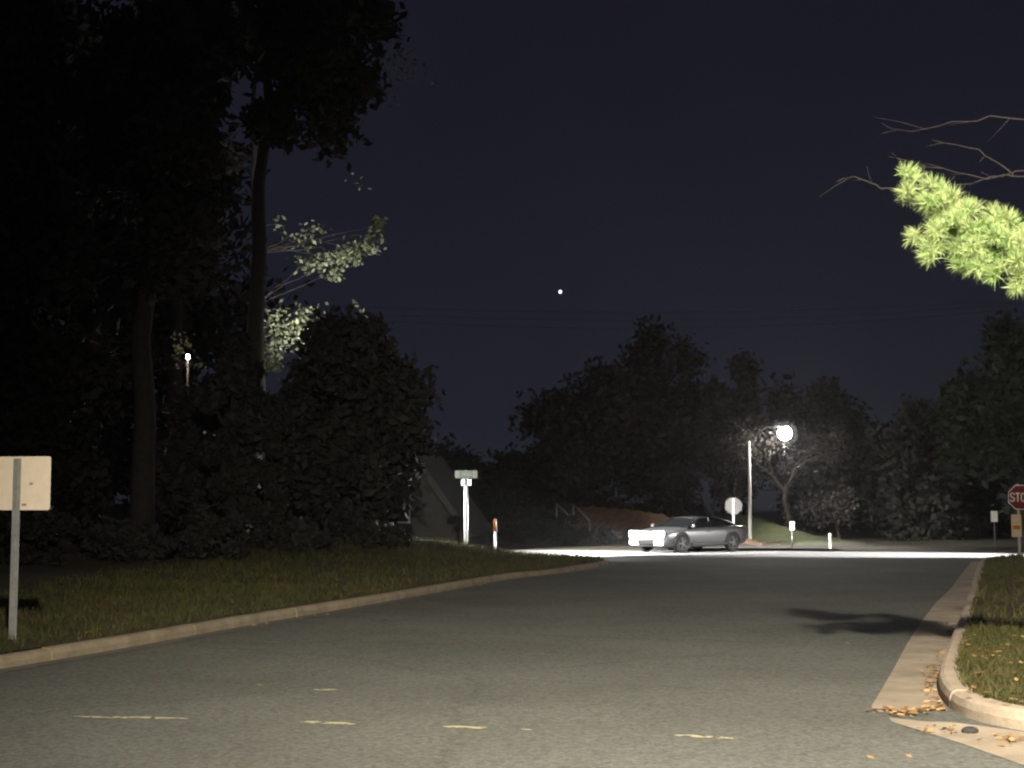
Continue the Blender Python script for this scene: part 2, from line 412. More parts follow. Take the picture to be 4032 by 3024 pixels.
# gutter pan of the cross street running out of the corner
ci = [gp(x, y) for x, y in ((3500, 2828), (3640, 2842), (3740, 2845), (3850, 2858), (4032, 2884), (4400, 2938))] + [(9, 8.6)]
co = [gp(x, y) for x, y in ((3510, 2842), (3600, 2872), (3720, 2908), (3850, 2952), (4032, 3016), (4400, 3150))] + [(9, 7.9)]
tag(ribbon(ci, co, 0.004, 'gutter', M['dirtyconcrete']), kind='structure')

# --- lawns (one sheet each, triangulated inside the kerb line)
def lawn(name, path, closing, hfun, fine):
    poly = [tuple(p) for p in path] + closing
    off = 0.12
    tan = np.gradient(path, axis=0); tan /= np.linalg.norm(tan, axis=1, keepdims=True)
    edge = path + np.c_[-tan[:, 1], tan[:, 0]] * off
    poly = [tuple(p) for p in edge] + closing
    pts = []
    for (x0, x1, y0, y1, st) in fine:
        gx, gy = np.meshgrid(np.arange(x0, x1, st), np.arange(y0, y1, st))
        q = np.c_[gx.ravel(), gy.ravel()] + rng.uniform(-0.3, 0.3, (gx.size, 2)) * st
        pts.append(q)
    pts = np.concatenate(pts); pts = pts[inside(poly, pts)]
    pts = pts[dist_to(path, pts) > 0.3]
    allp = [Vector(p) for p in poly] + [Vector(p) for p in pts]
    edges = [(i, (i + 1) % len(poly)) for i in range(len(poly))]
    r = geometry.delaunay_2d_cdt(allp, edges, [], 1, 0.001)
    V = np.array([(p.x, p.y) for p in r[0]]); z = hfun(V)
    mb = MB(); mb.add(np.c_[V, z], [list(t) for t in r[2]])
    o = mb.build(name, M['soil'], smooth=True); tag(o, kind='structure'); return o
def h_left(P):
    d = dist_to(LK, P)
    far = sst(P[:, 1], 30, 46)
    return 0.132 + 0.03 * sst(d, 0, 1) + wob(P, 0.7, 0.012) * sst(d, 0.2, 1.5) + far * (0.50 * sst(d, 1.5, 4.4) + 0.5 * sst(d, 3.5, 10)) + (1 - far) * (0.10 * sst(d, 1, 8) + 0.8 * sst(d, 7, 22))
def h_right(P):
    d = dist_to(RK, P)
    return 0.132 + 0.04 * sst(d, 0, 1) + wob(P, 0.9, 0.012) * sst(d, 0.2, 1.5) + 0.35 * sst(d, 1, 9)
lawn('lawn', LK, [(-80, -16)], h_left, [(-14, 4, 2, 52, 0.4), (-80, -14, -16, 66, 2.5)])
lawn('lawn', RK, [(30, 20)], h_right, [(3, 9, 8, 20, 0.25), (9, 20, 8, 48, 0.8), (20, 30, 8, 44, 2)])

# --- far side: verge and the two banks beside the opposite street
def ridge(P, crest, w):
    c = np.array(crest); a, b = c[:-1], c[1:]; best = np.zeros(len(P)); t_all = []
    for p0, p1 in zip(a, b):
        d = p1[:2] - p0[:2]; t = np.clip(((P - p0[:2]) * d).sum(1) / (d @ d), 0, 1)
        q = p0[:2] + t[:, None] * d; r = np.linalg.norm(P - q, axis=1); h = p0[2] + t * (p1[2] - p0[2])
        best = np.maximum(best, h * np.exp(-(r / w) ** 2))
    return best
def pz(px, py, D): p = at(px, py, D); return (p.x, p.y, p.z)
brown = [pz(2300, 1994, 75), pz(2480, 2006, 71), pz(2650, 2030, 67), pz(2840, 2076, 62.5)]
green = [pz(2890, 2004, 78), pz(2930, 2010, 74), pz(3060, 2055, 68), pz(3200, 2110, 63), pz(3330, 2152, 58.5)]
us, vs = np.arange(-70, 85, 0.7), np.r_[np.arange(0.0, 26, 0.55), np.arange(26, 90, 4)]
U, V_ = np.meshgrid(us, vs); P = np.c_[far0.x + mdir.x * U.ravel() + mn.x * V_.ravel(), far0.y + mdir.y * U.ravel() + mn.y * V_.ravel()]
v_ = V_.ravel()
rb, rg = ridge(P, brown, 1.3), ridge(P, green, 1.5)
# leave the roadway of the opposite street open
rel = (P - np.array(ou)); lat = np.abs(rel @ np.array((dv.y, -dv.x)))
open_ = sst(lat, 3.0, 4.4)
zz = (0.05 * sst(v_, 0, 0.6) + np.maximum(rb, rg) * sst(v_, 0.8, 3.0) + wob(P, 0.8, 0.02) * sst(v_, 1, 3) + 2.0 * sst(v_, 30, 80))
zz = np.where(lat < 3.4, np.minimum(zz, -0.05 + 0.9 * np.maximum(rb, rg)), zz)
mb = MB(); nu_ = len(us)
mb.add(np.c_[P, zz], [[j * nu_ + i, j * nu_ + i + 1, (j + 1) * nu_ + i + 1, (j + 1) * nu_ + i] for j in range(len(vs) - 1) for i in range(nu_ - 1)])
hill = mb.build('hillside', M['soil'], smooth=True); tag(hill, kind='structure')
hill.data.materials.append(M['litter']); hill.data.materials.append(M['bankgrass'])
for p in hill.data.polygons:
    k = p.vertices[0]
    if rb[k] > 0.12 and rb[k] > rg[k]: p.material_index = 1
    elif rg[k] > 0.08: p.material_index = 2

def hill_z(x, y):
    i = ((P[:, 0] - x) ** 2 + (P[:, 1] - y) ** 2).argmin(); return float(zz[i])

# ------------------------------------------------------------------ grass and fallen leaves
def grass(n, xr, yr, path, poly, hfun, size, r, maxd=9):
    q = np.c_[r.uniform(*xr, n), r.uniform(*yr, n)]
    q = q[inside(poly, q)]; d = dist_to(path, q); q = q[(d > 0.14) & (d < maxd)]
    dens = 0.5 + 0.5 * np.sin(q[:, 0] * 3.1 + 1.7 * np.sin(q[:, 1] * 2.3)) * np.sin(q[:, 1] * 2.9 + q[:, 0])
    q = q[r.uniform(size=len(q)) < 0.35 + 0.65 * dens]
    k = len(q); z = hfun(q); h = size * r.uniform(0.5, 1.5, (k, 1))
    A = np.c_[r.normal(0, 0.45, (k, 2)), np.ones(k)] * h
    th = r.uniform(0, 6.28, k); B = np.c_[np.cos(th), np.sin(th), np.zeros(k)] * size * 0.11
    return np.c_[q, z], A, B
polyL = [tuple(p) for p in LK] + [(-80, -16)]; polyR = [tuple(p) for p in RK] + [(30, 20)]
Pg, Ag, Bg = [], [], []
for args in ((60000, (3.2, 8), (8.5, 17), RK, polyR, h_right, 0.055, rng, 5), (45000, (5, 15), (15, 46), RK, polyR, h_right, 0.09, rng, 5),
             (46000, (-8.5, -1), (11, 26), LK, polyL, h_left, 0.07, rng, 5), (36000, (-8, 4), (24, 50), LK, polyL, h_left, 0.10, rng, 7)):
    a, b, c = grass(*args); Pg.append(a); Ag.append(b); Bg.append(c)
tag(quads('grass', np.concatenate(Pg), np.concatenate(Ag), np.concatenate(Bg), M['blade'], tri=True), kind='stuff')
# blades on the two far banks
q = np.c_[rng.uniform(1, 15, 60000), rng.uniform(55, 80, 60000)]
hq = ridge(q, green, 1.5); ok = (hq > 0.1); q = q[ok]; hq = hq[ok]
# fallen leaves: corner of the gutter, right lawn, kerb foot
L_ = []
def scatter(n, px, py, sx, sy, z=0.012):
    for _ in range(n):
        x, y = gp(random.gauss(px, sx), random.gauss(py, sy)); L_.append((x, y, z + random.uniform(0, 0.02)))
scatter(110, 3560, 2812, 62, 7); scatter(22, 3680, 2880, 55, 9); scatter(30, 3660, 2660, 22, 30); scatter(20, 3980, 2920, 50, 10)
for _ in range(70):
    x, y = gp(random.uniform(3780, 4060), random.uniform(2560, 2860))
    if inside(polyR, np.array([[x, y]]))[0]: L_.append((x, y, float(h_right(np.array([[x, y]]))[0]) + random.uniform(0.02, 0.06)))
for _ in range(60):
    k = random.randrange(len(lg_i)); p = lg_i[k]; L_.append((p[0] + random.uniform(0.02, 0.22), p[1] + random.uniform(-.3, .3), 0.012))
for _ in range(190):
    k = random.random() * (len(gi) - 1.01); i_ = int(k); f_ = k - i_
    a_ = (gi[i_][0] + (gi[i_ + 1][0] - gi[i_][0]) * f_, gi[i_][1] + (gi[i_ + 1][1] - gi[i_][1]) * f_)
    if a_[1] < 22: L_.append((a_[0] - abs(random.gauss(0, 0.07)) - 0.02, a_[1], 0.012))
for _ in range(5):
    x, y = gp(random.uniform(-100, 3600), random.uniform(2500, 3000)); L_.append((x, y, 0.008))
L_ = np.array(L_); n = len(L_)
A, B = leafaxes(n, 0.034, rng, 0.62); A[:, 2] *= 0.3; B[:, 2] *= 0.3
tag(quads('fallen_leaves', L_, A, B, M['dead']), kind='stuff')
mb = MB(); x, y = gp(3820, 2888); mb.ball((x, y, 0.02), 0.05, (1.2, 0.8, 0.55), 10, 7)
tag(mb.build('stone', M['stone']), 'small dark stone lying in the gutter of the concrete corner', 'stone')

# ------------------------------------------------------------------ trees
def limb(mb, a, b, r0, r1, sag=0.0, n=5, seg=6, j=0.06):
    a, b = Vector(a), Vector(b); L = (b - a).length; pts, rr = [], []
    for i in range(n + 1):
        t = i / n; p = a.lerp(b, t) + Vector((random.gauss(0, j), random.gauss(0, j), random.gauss(0, j))) * L * 0.35 * math.sin(math.pi * t)
        p.z += sag * math.sin(math.pi * t) * L; pts.append(p); rr.append(r0 + (r1 - r0) * t)
    mb.tube(pts, rr, seg); return pts
def tree(label, x0, x1, ytop, ybot, D, base_z=0.0, leaf='leafdark', name='tree', n=7000, size=0.17, depth=None, clump=22, trunk_px=None, seed=1, group=None, bark='bark', shell=0.55):
    r = np.random.default_rng(seed); random.seed(seed)
    c = at((x0 + x1) / 2, (ytop + ybot) / 2, D); rx = (x1 - x0) / 2 / FPX * D; rz = (ybot - ytop) / 2 / FPX * D
    ry = depth if depth else min(rx, 4.0)
    tx = at(trunk_px, 2000, D).x if trunk_px else c.x
    t = thing(name, label, 'tree', (tx, D, base_z), 0, group)
    loc = np.array((tx, D, base_z))
    # clumps spread through the crown's volume, more of them near its surface
    n = int(n * 2.2); k = clump; cc = unit(k, r) * (r.uniform(0, 1, (k, 1)) ** shell) * np.array((rx, ry, rz)) * 0.86 + np.array(c)
    cr = r.uniform(0.16, 0.34, k) * min(rx, rz) * 1.15
    which = r.integers(0, k, n); d = unit(n, r) * (r.uniform(0, 1, (n, 1)) ** 0.5) * cr[which][:, None] * r.uniform(0.7, 1.5, (n, 1))
    pos = cc[which] + d
    A, B = leafaxes(n, size, r)
    quads('crown', pos - loc, A, B, M[leaf], t)
    mb = MB(); h = c.z - base_z; rt = max(0.12, min(0.35, 0.035 * (h + rz)))
    top = Vector((tx + (c.x - tx) * 0.3, D, c.z + rz * 0.45)) - Vector(loc)
    tr = limb(mb, (0, 0, -0.3), top, rt, rt * 0.25, n=8, seg=9, j=0.02)
    for i in range(0, k, 2):
        b = Vector(cc[i]) - Vector(loc); z0 = max(0.35 * h, min(b.z - 0.8, top.z * 0.9)) if b.z > 1 else 0.4
        s = min(tr, key=lambda p: abs(p.z - z0)); limb(mb, s, b, rt * 0.32, 0.02, sag=0.05, n=4, seg=5)
    mb.build('trunk', M[bark], t, smooth=True)
    return t

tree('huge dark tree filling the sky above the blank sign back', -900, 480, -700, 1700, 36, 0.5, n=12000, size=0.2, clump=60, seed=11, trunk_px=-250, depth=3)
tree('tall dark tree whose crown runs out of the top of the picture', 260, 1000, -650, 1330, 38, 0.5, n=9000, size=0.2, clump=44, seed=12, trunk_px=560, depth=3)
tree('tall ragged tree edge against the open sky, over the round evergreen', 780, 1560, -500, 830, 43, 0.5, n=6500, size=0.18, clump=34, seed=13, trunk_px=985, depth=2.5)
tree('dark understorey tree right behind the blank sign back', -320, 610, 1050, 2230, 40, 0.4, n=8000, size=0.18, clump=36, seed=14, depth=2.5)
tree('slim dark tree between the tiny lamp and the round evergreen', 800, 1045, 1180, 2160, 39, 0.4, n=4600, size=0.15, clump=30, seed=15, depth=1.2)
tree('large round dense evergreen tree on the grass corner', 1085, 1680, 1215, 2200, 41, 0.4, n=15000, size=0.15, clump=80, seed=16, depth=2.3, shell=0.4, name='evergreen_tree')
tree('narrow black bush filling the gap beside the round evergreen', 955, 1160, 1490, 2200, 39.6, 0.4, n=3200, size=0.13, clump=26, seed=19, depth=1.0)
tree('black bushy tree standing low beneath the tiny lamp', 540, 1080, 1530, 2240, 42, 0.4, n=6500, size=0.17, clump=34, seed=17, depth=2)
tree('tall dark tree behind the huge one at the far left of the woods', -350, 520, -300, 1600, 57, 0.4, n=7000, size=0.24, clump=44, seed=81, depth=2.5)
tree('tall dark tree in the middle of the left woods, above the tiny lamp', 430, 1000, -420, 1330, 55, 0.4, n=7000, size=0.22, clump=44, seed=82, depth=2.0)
tree('dark tree far behind the tiny lamp', -200, 1080, 150, 2150, 66, 0.4, n=11000, size=0.3, clump=60, seed=18, depth=3.5)
tree('low dark tree under the open sky, right of the round evergreen', 1560, 2260, 1690, 2180, 84, 0, n=6500, size=0.22, clump=30, seed=21, depth=3)
tree('broad dark tree beyond the street name sign', 2020, 2600, 1390, 2150, 82, 0, leaf='leafbrown', n=9000, size=0.22, clump=42, seed=22, depth=4)
tree('tallest dark tree on the skyline beyond the grey car', 2400, 2830, 1200, 2140, 86, 0, leaf='leafbrown', n=9000, size=0.22, clump=42, seed=23, depth=4)
tree('dark tree shouldering the tallest one, beyond the round stop sign back', 2740, 3040, 1300, 2120, 83, 0, leaf='leafbrown', n=6500, size=0.22, clump=32, seed=24, depth=3)
tree('dark tree crown rising behind the lit street lamp globe', 2940, 3480, 1480, 2120, 90, 0, leaf='leafbrown', n=8000, size=0.24, clump=36, seed=25, depth=4)
tree('black dense tree between the lamp and the red stop sign', 3380, 3830, 1600, 2190, 70, 0, n=9000, size=0.2, clump=44, seed=26, depth=3, shell=0.45)
tree('low black tree between the dense black tree and the red stop sign', 3720, 4130, 1640, 2190, 78, 0, n=6000, size=0.2, clump=34, seed=28, depth=3)
tree('dim green tree behind the red stop sign', 3700, 4350, 1180, 2100, 58, 0, leaf='conifer', n=9000, size=0.2, clump=40, seed=27, depth=3)

# tree whose twigs hang in the light of the lamp behind the round evergreen
random.seed(31); r31 = np.random.default_rng(31)
D31 = 48.6; b31 = at(985, 2120, D31)
t = thing('tree', 'tree with pale lit leaf clusters hanging above the round evergreen', 'tree', (b31.x, D31, 0.4))
loc = Vector((b31.x, D31, 0.4)); mb = MB()
tr = limb(mb, (0, 0, -0.4), at(1010, 250, D31) - loc, 0.24, 0.06, n=12, seg=9, j=0.03)
LP, LA, LB = [], [], []
clus = [(1195, 1235, 60, 26, 90), (1090, 1270, 45, 40, 110), (1150, 1330, 55, 45, 140), (1070, 1400, 32, 45, 130), (1060, 1440, 28, 22, 60), (1200, 1290, 30, 30, 50),
        (1310, 1085, 22, 18, 50), (1285, 1040, 55, 26, 110), (1350, 1010, 55, 24, 120), (1400, 985, 50, 22, 110), (1445, 965, 40, 26, 100), (1490, 885, 22, 24, 80), (1465, 925, 22, 22, 50),
        (1185, 950, 40, 34, 60), (1240, 910, 40, 22, 40), (1200, 1040, 40, 26, 50), (1435, 1240, 14, 12, 10), (1395, 1195, 16, 10, 8),
        (1550, 250, 75, 40, 80), (1640, 300, 55, 26, 30), (1520, 380, 40, 24, 40), (1300, 300, 45, 24, 10), (1220, 390, 40, 20, 6), (1310, 560, 30, 20, 5), (1420, 720, 40, 24, 8), (1100, 880, 24, 20, 14)]
for (px, py, sx, sy, n) in clus:
    dd = r31.uniform(-0.9, 0.2); q = at(px, py, D31 + dd) - loc
    s = min(tr, key=lambda p: abs(p.z - (q.z - 0.6))); (limb(mb, s, q, 0.022, 0.007, sag=0.04, n=5, seg=5) if py > 820 and (px, py) not in ((1435, 1240), (1395, 1195)) else None)
    sc = D31 / FPX
    LP.append(np.array(q) + r31.normal(size=(n, 3)) * np.array((sx * sc * .75, 0.3, sy * sc * .75)))
    a, b = leafaxes(n, 0.095, r31, 0.55); LA.append(a); LB.append(b)
mb.build('trunk', M['bark'], t, smooth=True)
quads('crown', np.concatenate(LP), np.concatenate(LA), np.concatenate(LB), M['leaflit'], t)

# small twiggy tree by the tiny lamp at the far left
D32 = 44.0
t = thing('tree', 'thin tree with a few faint lit leaves beside the tiny lamp', 'tree', (at(250, 2100, D32).x, D32, 0.5))
loc = Vector(t.location); mb = MB(); LP, LA, LB = [], [], []
tr = limb(mb, (0, 0, -0.4), at(270, 560, D32) - loc, 0.17, 0.04, n=10, seg=8, j=0.04)
for (px, py, sx, sy, n) in [(320, 790, 40, 24, 36), (450, 725, 30, 24, 26), (60, 880, 60, 24, 26), (55, 1050, 40, 34, 36), (330, 1020, 40, 16, 16), (375, 815, 16, 20, 14), (700, 1390, 16, 45, 40), (790, 1440, 24, 16, 20), (735, 1340, 24, 24, 20), (450, 1300, 24, 14, 6), (870, 1612, 12, 8, 5), (300, 870, 30, 14, 10)]:
    q = at(px, py, D32 - 0.5) - loc
    s = min(tr, key=lambda p: abs(p.z - (q.z - 0.5))); limb(mb, s, q, 0.04, 0.01, sag=0.03, n=5, seg=5)
    LP.append(np.array(q) + r31.normal(size=(n, 3)) * np.array((sx * D32 / FPX * .8, 0.25, sy * D32 / FPX * .8)))
    a, b = leafaxes(n, 0.075, r31, 0.55); LA.append(a); LB.append(b)
mb.build('trunk', M['bark'], t, smooth=True)
quads('crown', np.concatenate(LP), np.concatenate(LA), np.concatenate(LB), M['leaflit'], t)

# steep-roofed grey house behind the corner, half hidden by the round evergreen
Dh = 58.0; ap, ev = at(1622, 1782, Dh), at(1846, 2096, Dh)
M['siding'] = mat('grey_siding', (0.075, 0.073, 0.072), 0.85, 0.18, 5); M['shingle'] = mat('dark_shingle', (0.05, 0.05, 0.052), 0.95, 0.35, 9)
hz = ev.z; hw = ev.x - ap.x; t = thing('house', 'dim grey gabled house between the round evergreen and the street name sign', 'house', (ap.x, Dh, 0.0), R(-6))
mb = MB(); mb.add([(-hw, 0, -.3), (hw, 0, -.3), (hw, 0, hz), (0, 0, ap.z), (-hw, 0, hz), (-hw, 7, -.3), (hw, 7, -.3), (hw, 7, hz), (0, 7, ap.z), (-hw, 7, hz)],
    [[0, 1, 2, 3, 4], [9, 8, 7, 6, 5], [1, 6, 7, 2], [5, 0, 4, 9], [0, 5, 6, 1]]); mb.build('wall', M['siding'], t)
for sx in (1, -1):
    d = Vector((sx * hw, 0, hz - ap.z)); d.normalize(); nn = Vector((-d.z * sx, 0, d.x * sx)); LL = math.hypot(hw, ap.z - hz) + .25
    mb = MB(); mb.prism([(0, 0.02), (LL, 0.02), (LL, .14), (0, .14)], (0, 3.3, ap.z), d, nn, (0, 1, 0), 7.6); rf = mb.build('roof', M['shingle'], t)
    mb = MB(); mb.prism([(0, -.10), (LL, -.10), (LL, .145), (0, .145)], (0, -.53, ap.z), d, nn, (0, 1, 0), .04); mb.build('bargeboard', M['siding'], rf)
mb = MB(); mb.box((-.5, -.03, 1.5), (.9, .06, 1.1)); w = mb.build('window', M['white'], t); mb = MB(); mb.box((-.5, -.065, 1.5), (.76, .02, .96)); mb.build('pane', M['glass'], w)

# bare twiggy tree round the lamp
def bare_tree(label, px, D, base_z, H, spread, seed, levels=5, name='bare_tree', leafy=0):
    random.seed(seed); r = np.random.default_rng(seed)
    p0 = at(px, 2000, D); t = thing(name, label, 'tree', (p0.x, D, base_z)); mb = MB(); tips = []
    def grow(a, d, L, r0, lv):
        b = a + d * L; limb(mb, a, b, r0, r0 * 0.62, n=3, seg=5 if lv < 3 else 7, j=0.12)
        if lv == 0: tips.append(b); return
        for i in range(random.choice((2, 3, 3))):
            ax = Vector(unit(1, r)[0]); nd = (d + ax * spread).normalized(); nd.z = nd.z * 0.85 + 0.08
            grow(a.lerp(b, random.uniform(0.6, 1.0)), nd.normalized(), L * random.uniform(0.62, 0.84), r0 * 0.58, lv - 1)
    grow(Vector((0, 0, -0.2)), Vector((0.02, 0, 1)), H * 0.34, H * 0.024, levels)
    mb.build('trunk', M['palebark'], t, smooth=True)
    if leafy:
        T = np.array([tuple(q) for q in tips]); w = r.integers(0, len(T), leafy)
        A, B = leafaxes(leafy, 0.075, r, 0.55)
        quads('crown', T[w] + r.normal(size=(leafy, 3)) * 0.32, A, B, M['leafbrown'], t)
    return t
bare_tree('bare branching tree standing right behind the lamp globe', 3092, 68, hill_z(at(3092, 2000, 68).x, 68), 6.0, 0.62, 41, 5, leafy=1400)
bare_tree('thin bare tree with brown twigs left of the lamp pole', 2800, 74, 0.1, 5.4, 0.6, 42, 5, leafy=1100)
bare_tree('low spreading bare tree right of the lamp, above the thin post', 3300, 66, 0.0, 3.4, 0.85, 43, 5, leafy=600)

# dark undergrowth under the trees on the left
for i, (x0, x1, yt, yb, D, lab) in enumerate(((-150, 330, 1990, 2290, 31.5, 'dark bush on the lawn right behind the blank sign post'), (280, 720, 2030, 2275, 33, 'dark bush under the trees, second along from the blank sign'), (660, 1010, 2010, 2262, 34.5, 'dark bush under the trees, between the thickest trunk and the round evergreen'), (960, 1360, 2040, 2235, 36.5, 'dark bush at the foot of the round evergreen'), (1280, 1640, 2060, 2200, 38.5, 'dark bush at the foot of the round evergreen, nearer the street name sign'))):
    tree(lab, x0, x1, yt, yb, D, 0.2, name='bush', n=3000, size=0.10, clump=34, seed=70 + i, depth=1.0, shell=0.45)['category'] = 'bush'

# dark shrubs along the far verge
for i, (x0, x1, yt, D, lab) in enumerate(((1930, 2180, 2005, 62, 'dark shrub beyond the main road behind the orange topped post'), (2110, 2345, 2030, 61, 'dark shrub in the middle of the row beyond the main road'), (2290, 2475, 2072, 60, 'dark shrub beyond the main road, next to the car front'))):
    tree(lab, x0, x1, yt, 2156, D, 0.0, name='shrub', n=2600, size=0.075, clump=24, seed=50 + i, depth=0.9)['category'] = 'shrub'

# pine at the right: trunk outside the frame, one needled bough reaching in
random.seed(61); r61 = np.random.default_rng(61)
t = thing('pine_tree', 'pine with a bright green needled bough reaching in over the road', 'tree', (6.6, 10.9, 0.3)); loc = Vector(t.location)
mb = MB(); tr = limb(mb, (0, 0, -0.4), (0.1, 0.1, 9.0), 0.21, 0.05, n=10, seg=10, j=0.01)
NP, NA, NB = [], [], []
def tuft(p, d, n=190, L=0.100):
    d = np.array(d) / np.linalg.norm(d)
    v = d * 0.55 + unit(n, r61) * 0.8; v /= np.linalg.norm(v, axis=1, keepdims=True)
    ln = L * r61.uniform(0.65, 1.2, (n, 1)); b = np.cross(v, unit(n, r61)); b /= np.linalg.norm(b, axis=1, keepdims=True) + 1e-9
    NP.append(np.repeat(np.array(p)[None], n, 0) + r61.normal(size=(n, 3)) * 0.012); NA.append(v * ln); NB.append(b * 0.0037)
def bough(pts, dens, D, n=190, up=0.25):
    P3 = [at(px, py, D + dd) - loc for px, py, dd in pts]
    limbpts = []
    for a, b in zip(P3[:-1], P3[1:]):
        k = max(2, int((b - a).length / 0.04))
        limbpts += [a.lerp(b, i / k) for i in range(k)]
    limbpts.append(P3[-1])
    mb.tube(limbpts[::2] if len(limbpts) > 6 else limbpts, list(np.linspace(0.02, 0.006, len(limbpts[::2]) if len(limbpts) > 6 else len(limbpts))), 6)
    for i in range(int(dens * len(limbpts))):
        q = random.choice(limbpts); j = limbpts.index(q); d = (limbpts[min(j + 1, len(limbpts) - 1)] - limbpts[max(j - 1, 0)]).normalized()
        tuft(q + Vector(r61.normal(size=3) * 0.05), d + Vector((0, -0.2, up)) + Vector(r61.normal(size=3) * 0.35), n)
B0 = 10.0
bough([(4500, 1400, .4), (4250, 1180, .2), (4032, 1000, .1), (3920, 905, 0), (3800, 838, 0), (3700, 795, 0), (3620, 762, -.05), (3580, 725, -.05), (3572, 700, -.05)], 0.85, B0)
bough([(3800, 845, 0), (3700, 815, -.1), (3610, 800, -.1), (3555, 782, -.1)], 0.8, B0)
bough([(4032, 1015, .1), (3900, 965, -.2), (3780, 950, -.25), (3680, 932, -.25), (3612, 925, -.25)], 0.75, B0)
bough([(3690, 950, -.25), (3640, 985, -.3), (3602, 1000, -.3)], 0.8, B0)
bough([(4032, 990, .1), (3945, 930, -.1), (3860, 890, -.15), (3780, 880, -.15)], 0.75, B0)
bough([(4250, 1180, .2), (4120, 1085, 0), (4040, 1090, -.1), (3990, 1108, -.1)], 0.8, B0)
bough([(4100, 1040, .1), (3980, 1000, -.1), (3880, 985, -.15), (3800, 1000, -.2)], 0.8, B0)
bough([(4032, 960, .2), (3930, 860, .1), (3850, 810, .1)], 0.7, B0)
bough([(3720, 790, 0), (3650, 740, 0), (3600, 735, 0)], 0.8, B0)
bough([(4032, 1050, 0), (3930, 1030, -.15), (3850, 1040, -.2)], 0.7, B0)
bough([(4300, 1150, .2), (4080, 960, .15), (3980, 880, .15)], 0.7, B0)
bough([(4400, 1290, .3), (4200, 1160, .1), (4080, 1130, -.1)], 0.8, B0)
# bare twigs above the bough and some higher, dimmer needles
for pts in ([(4300, 640, .8), (4032, 690, .6), (3880, 700, .5), (3640, 650, .5), (3500, 620, .5)], [(3540, 752, .1), (3450, 735, .1), (3370, 700, .1), (3310, 700, .1)],
            [(4300, 620, .9), (3990, 680, .7), (3830, 712, .6), (3720, 735, .5)], [(3990, 690, .6), (3850, 590, .6), (3670, 545, .6)], [(4200, 480, .9), (3900, 460, .9), (3700, 500, .9), (3480, 520, .9)], [(3640, 650, .5), (3620, 690, .5), (3560, 735, .5)]):
    P3 = [at(px, py, B0 + dd) - loc for px, py, dd in pts]; Q3 = [P3[0]]
    for a, b in zip(P3[:-1], P3[1:]):
        for i in range(1, 5): Q3.append(a.lerp(b, i / 4) + Vector(r61.normal(size=3) * 0.009))
    px_hi = False
    mb.tube(Q3, list(np.linspace(0.008, 0.0018, len(Q3))), 5)
    for i in range(3, len(Q3) - 1, 2):
        d = (Q3[i + 1] - Q3[i - 1]).normalized() + Vector(r61.normal(size=3) * 0.55); e_ = Q3[i] + d * random.uniform(0.05, 0.2)
        mb.tube([Q3[i], Q3[i].lerp(e_, 0.5) + Vector(r61.normal(size=3) * 0.008), e_], [0.003, 0.0022, 0.0012], 4)
        if px_hi and random.random() < 0.25: tuft(e_, d, 6, 0.05)
bough([(4500, 1400, 1.2), (4200, 1240, 1.2), (4040, 1200, 1.2)], 0.4, B0 + 1.0, 20)
for hz, ang in ((2.9, 3.0), (4.2, 2.6), (5.6, 3.5), (7.2, 0.3), (3.6, 0.8), (6.4, 1.6)):
    pass
limb(mb, (0.02, 0, 2.3), at(4500, 1330, B0 + .4) - loc, 0.05, 0.022, n=5, seg=7)
limb(mb, (0.02, 0, 4.2), at(4300, 640, B0 + .8) - loc, 0.04, 0.012, n=5, seg=7)
limb(mb, (0.02, 0, 4.6), at(4200, 480, B0 + .9) - loc, 0.04, 0.012, n=5, seg=7)
limb(mb, (0.02, 0, 1.9), at(4500, 1400, B0 + 2.2) - loc, 0.04, 0.02, n=5, seg=7)
mb.build('trunk', M['bark'], t, smooth=True)
NP_, NA_, NB_ = np.concatenate(NP), np.concatenate(NA), np.concatenate(NB)
quads('crown', NP_, NA_, NB_, M['needle'], t, tri=True)

# ------------------------------------------------------------------ signs and posts
def rrect(w, h, r, k=5):
    o = []
    for cx, cy, a0 in ((w / 2 - r, h / 2 - r, 0), (-w / 2 + r, h / 2 - r, 90), (-w / 2 + r, -h / 2 + r, 180), (w / 2 - r, -h / 2 + r, 270)):
        for i in range(k + 1):
            a = R(a0 + 90 * i / k); o.append((cx + r * math.cos(a), cy + r * math.sin(a)))
    return o
def upost(mb, x, y, z0, z1, w=0.055, d=0.03, th=0.006):
    """U-channel post, web towards -y"""
    c = (x, y, (z0 + z1) / 2); h = z1 - z0
    mb.box((x, y, c[2]), (w * 0.55, th, h)); mb.box((x - w * 0.275 - th / 2, y + d / 2 - th / 2, c[2]), (th, d, h)); mb.box((x + w * 0.275 + th / 2, y + d / 2 - th / 2, c[2]), (th, d, h))
    mb.box((x - w * 0.4, y + d - th / 2 - th, c[2]), (w * 0.24, th, h)); mb.box((x + w * 0.4, y + d - th / 2 - th, c[2]), (w * 0.24, th, h))

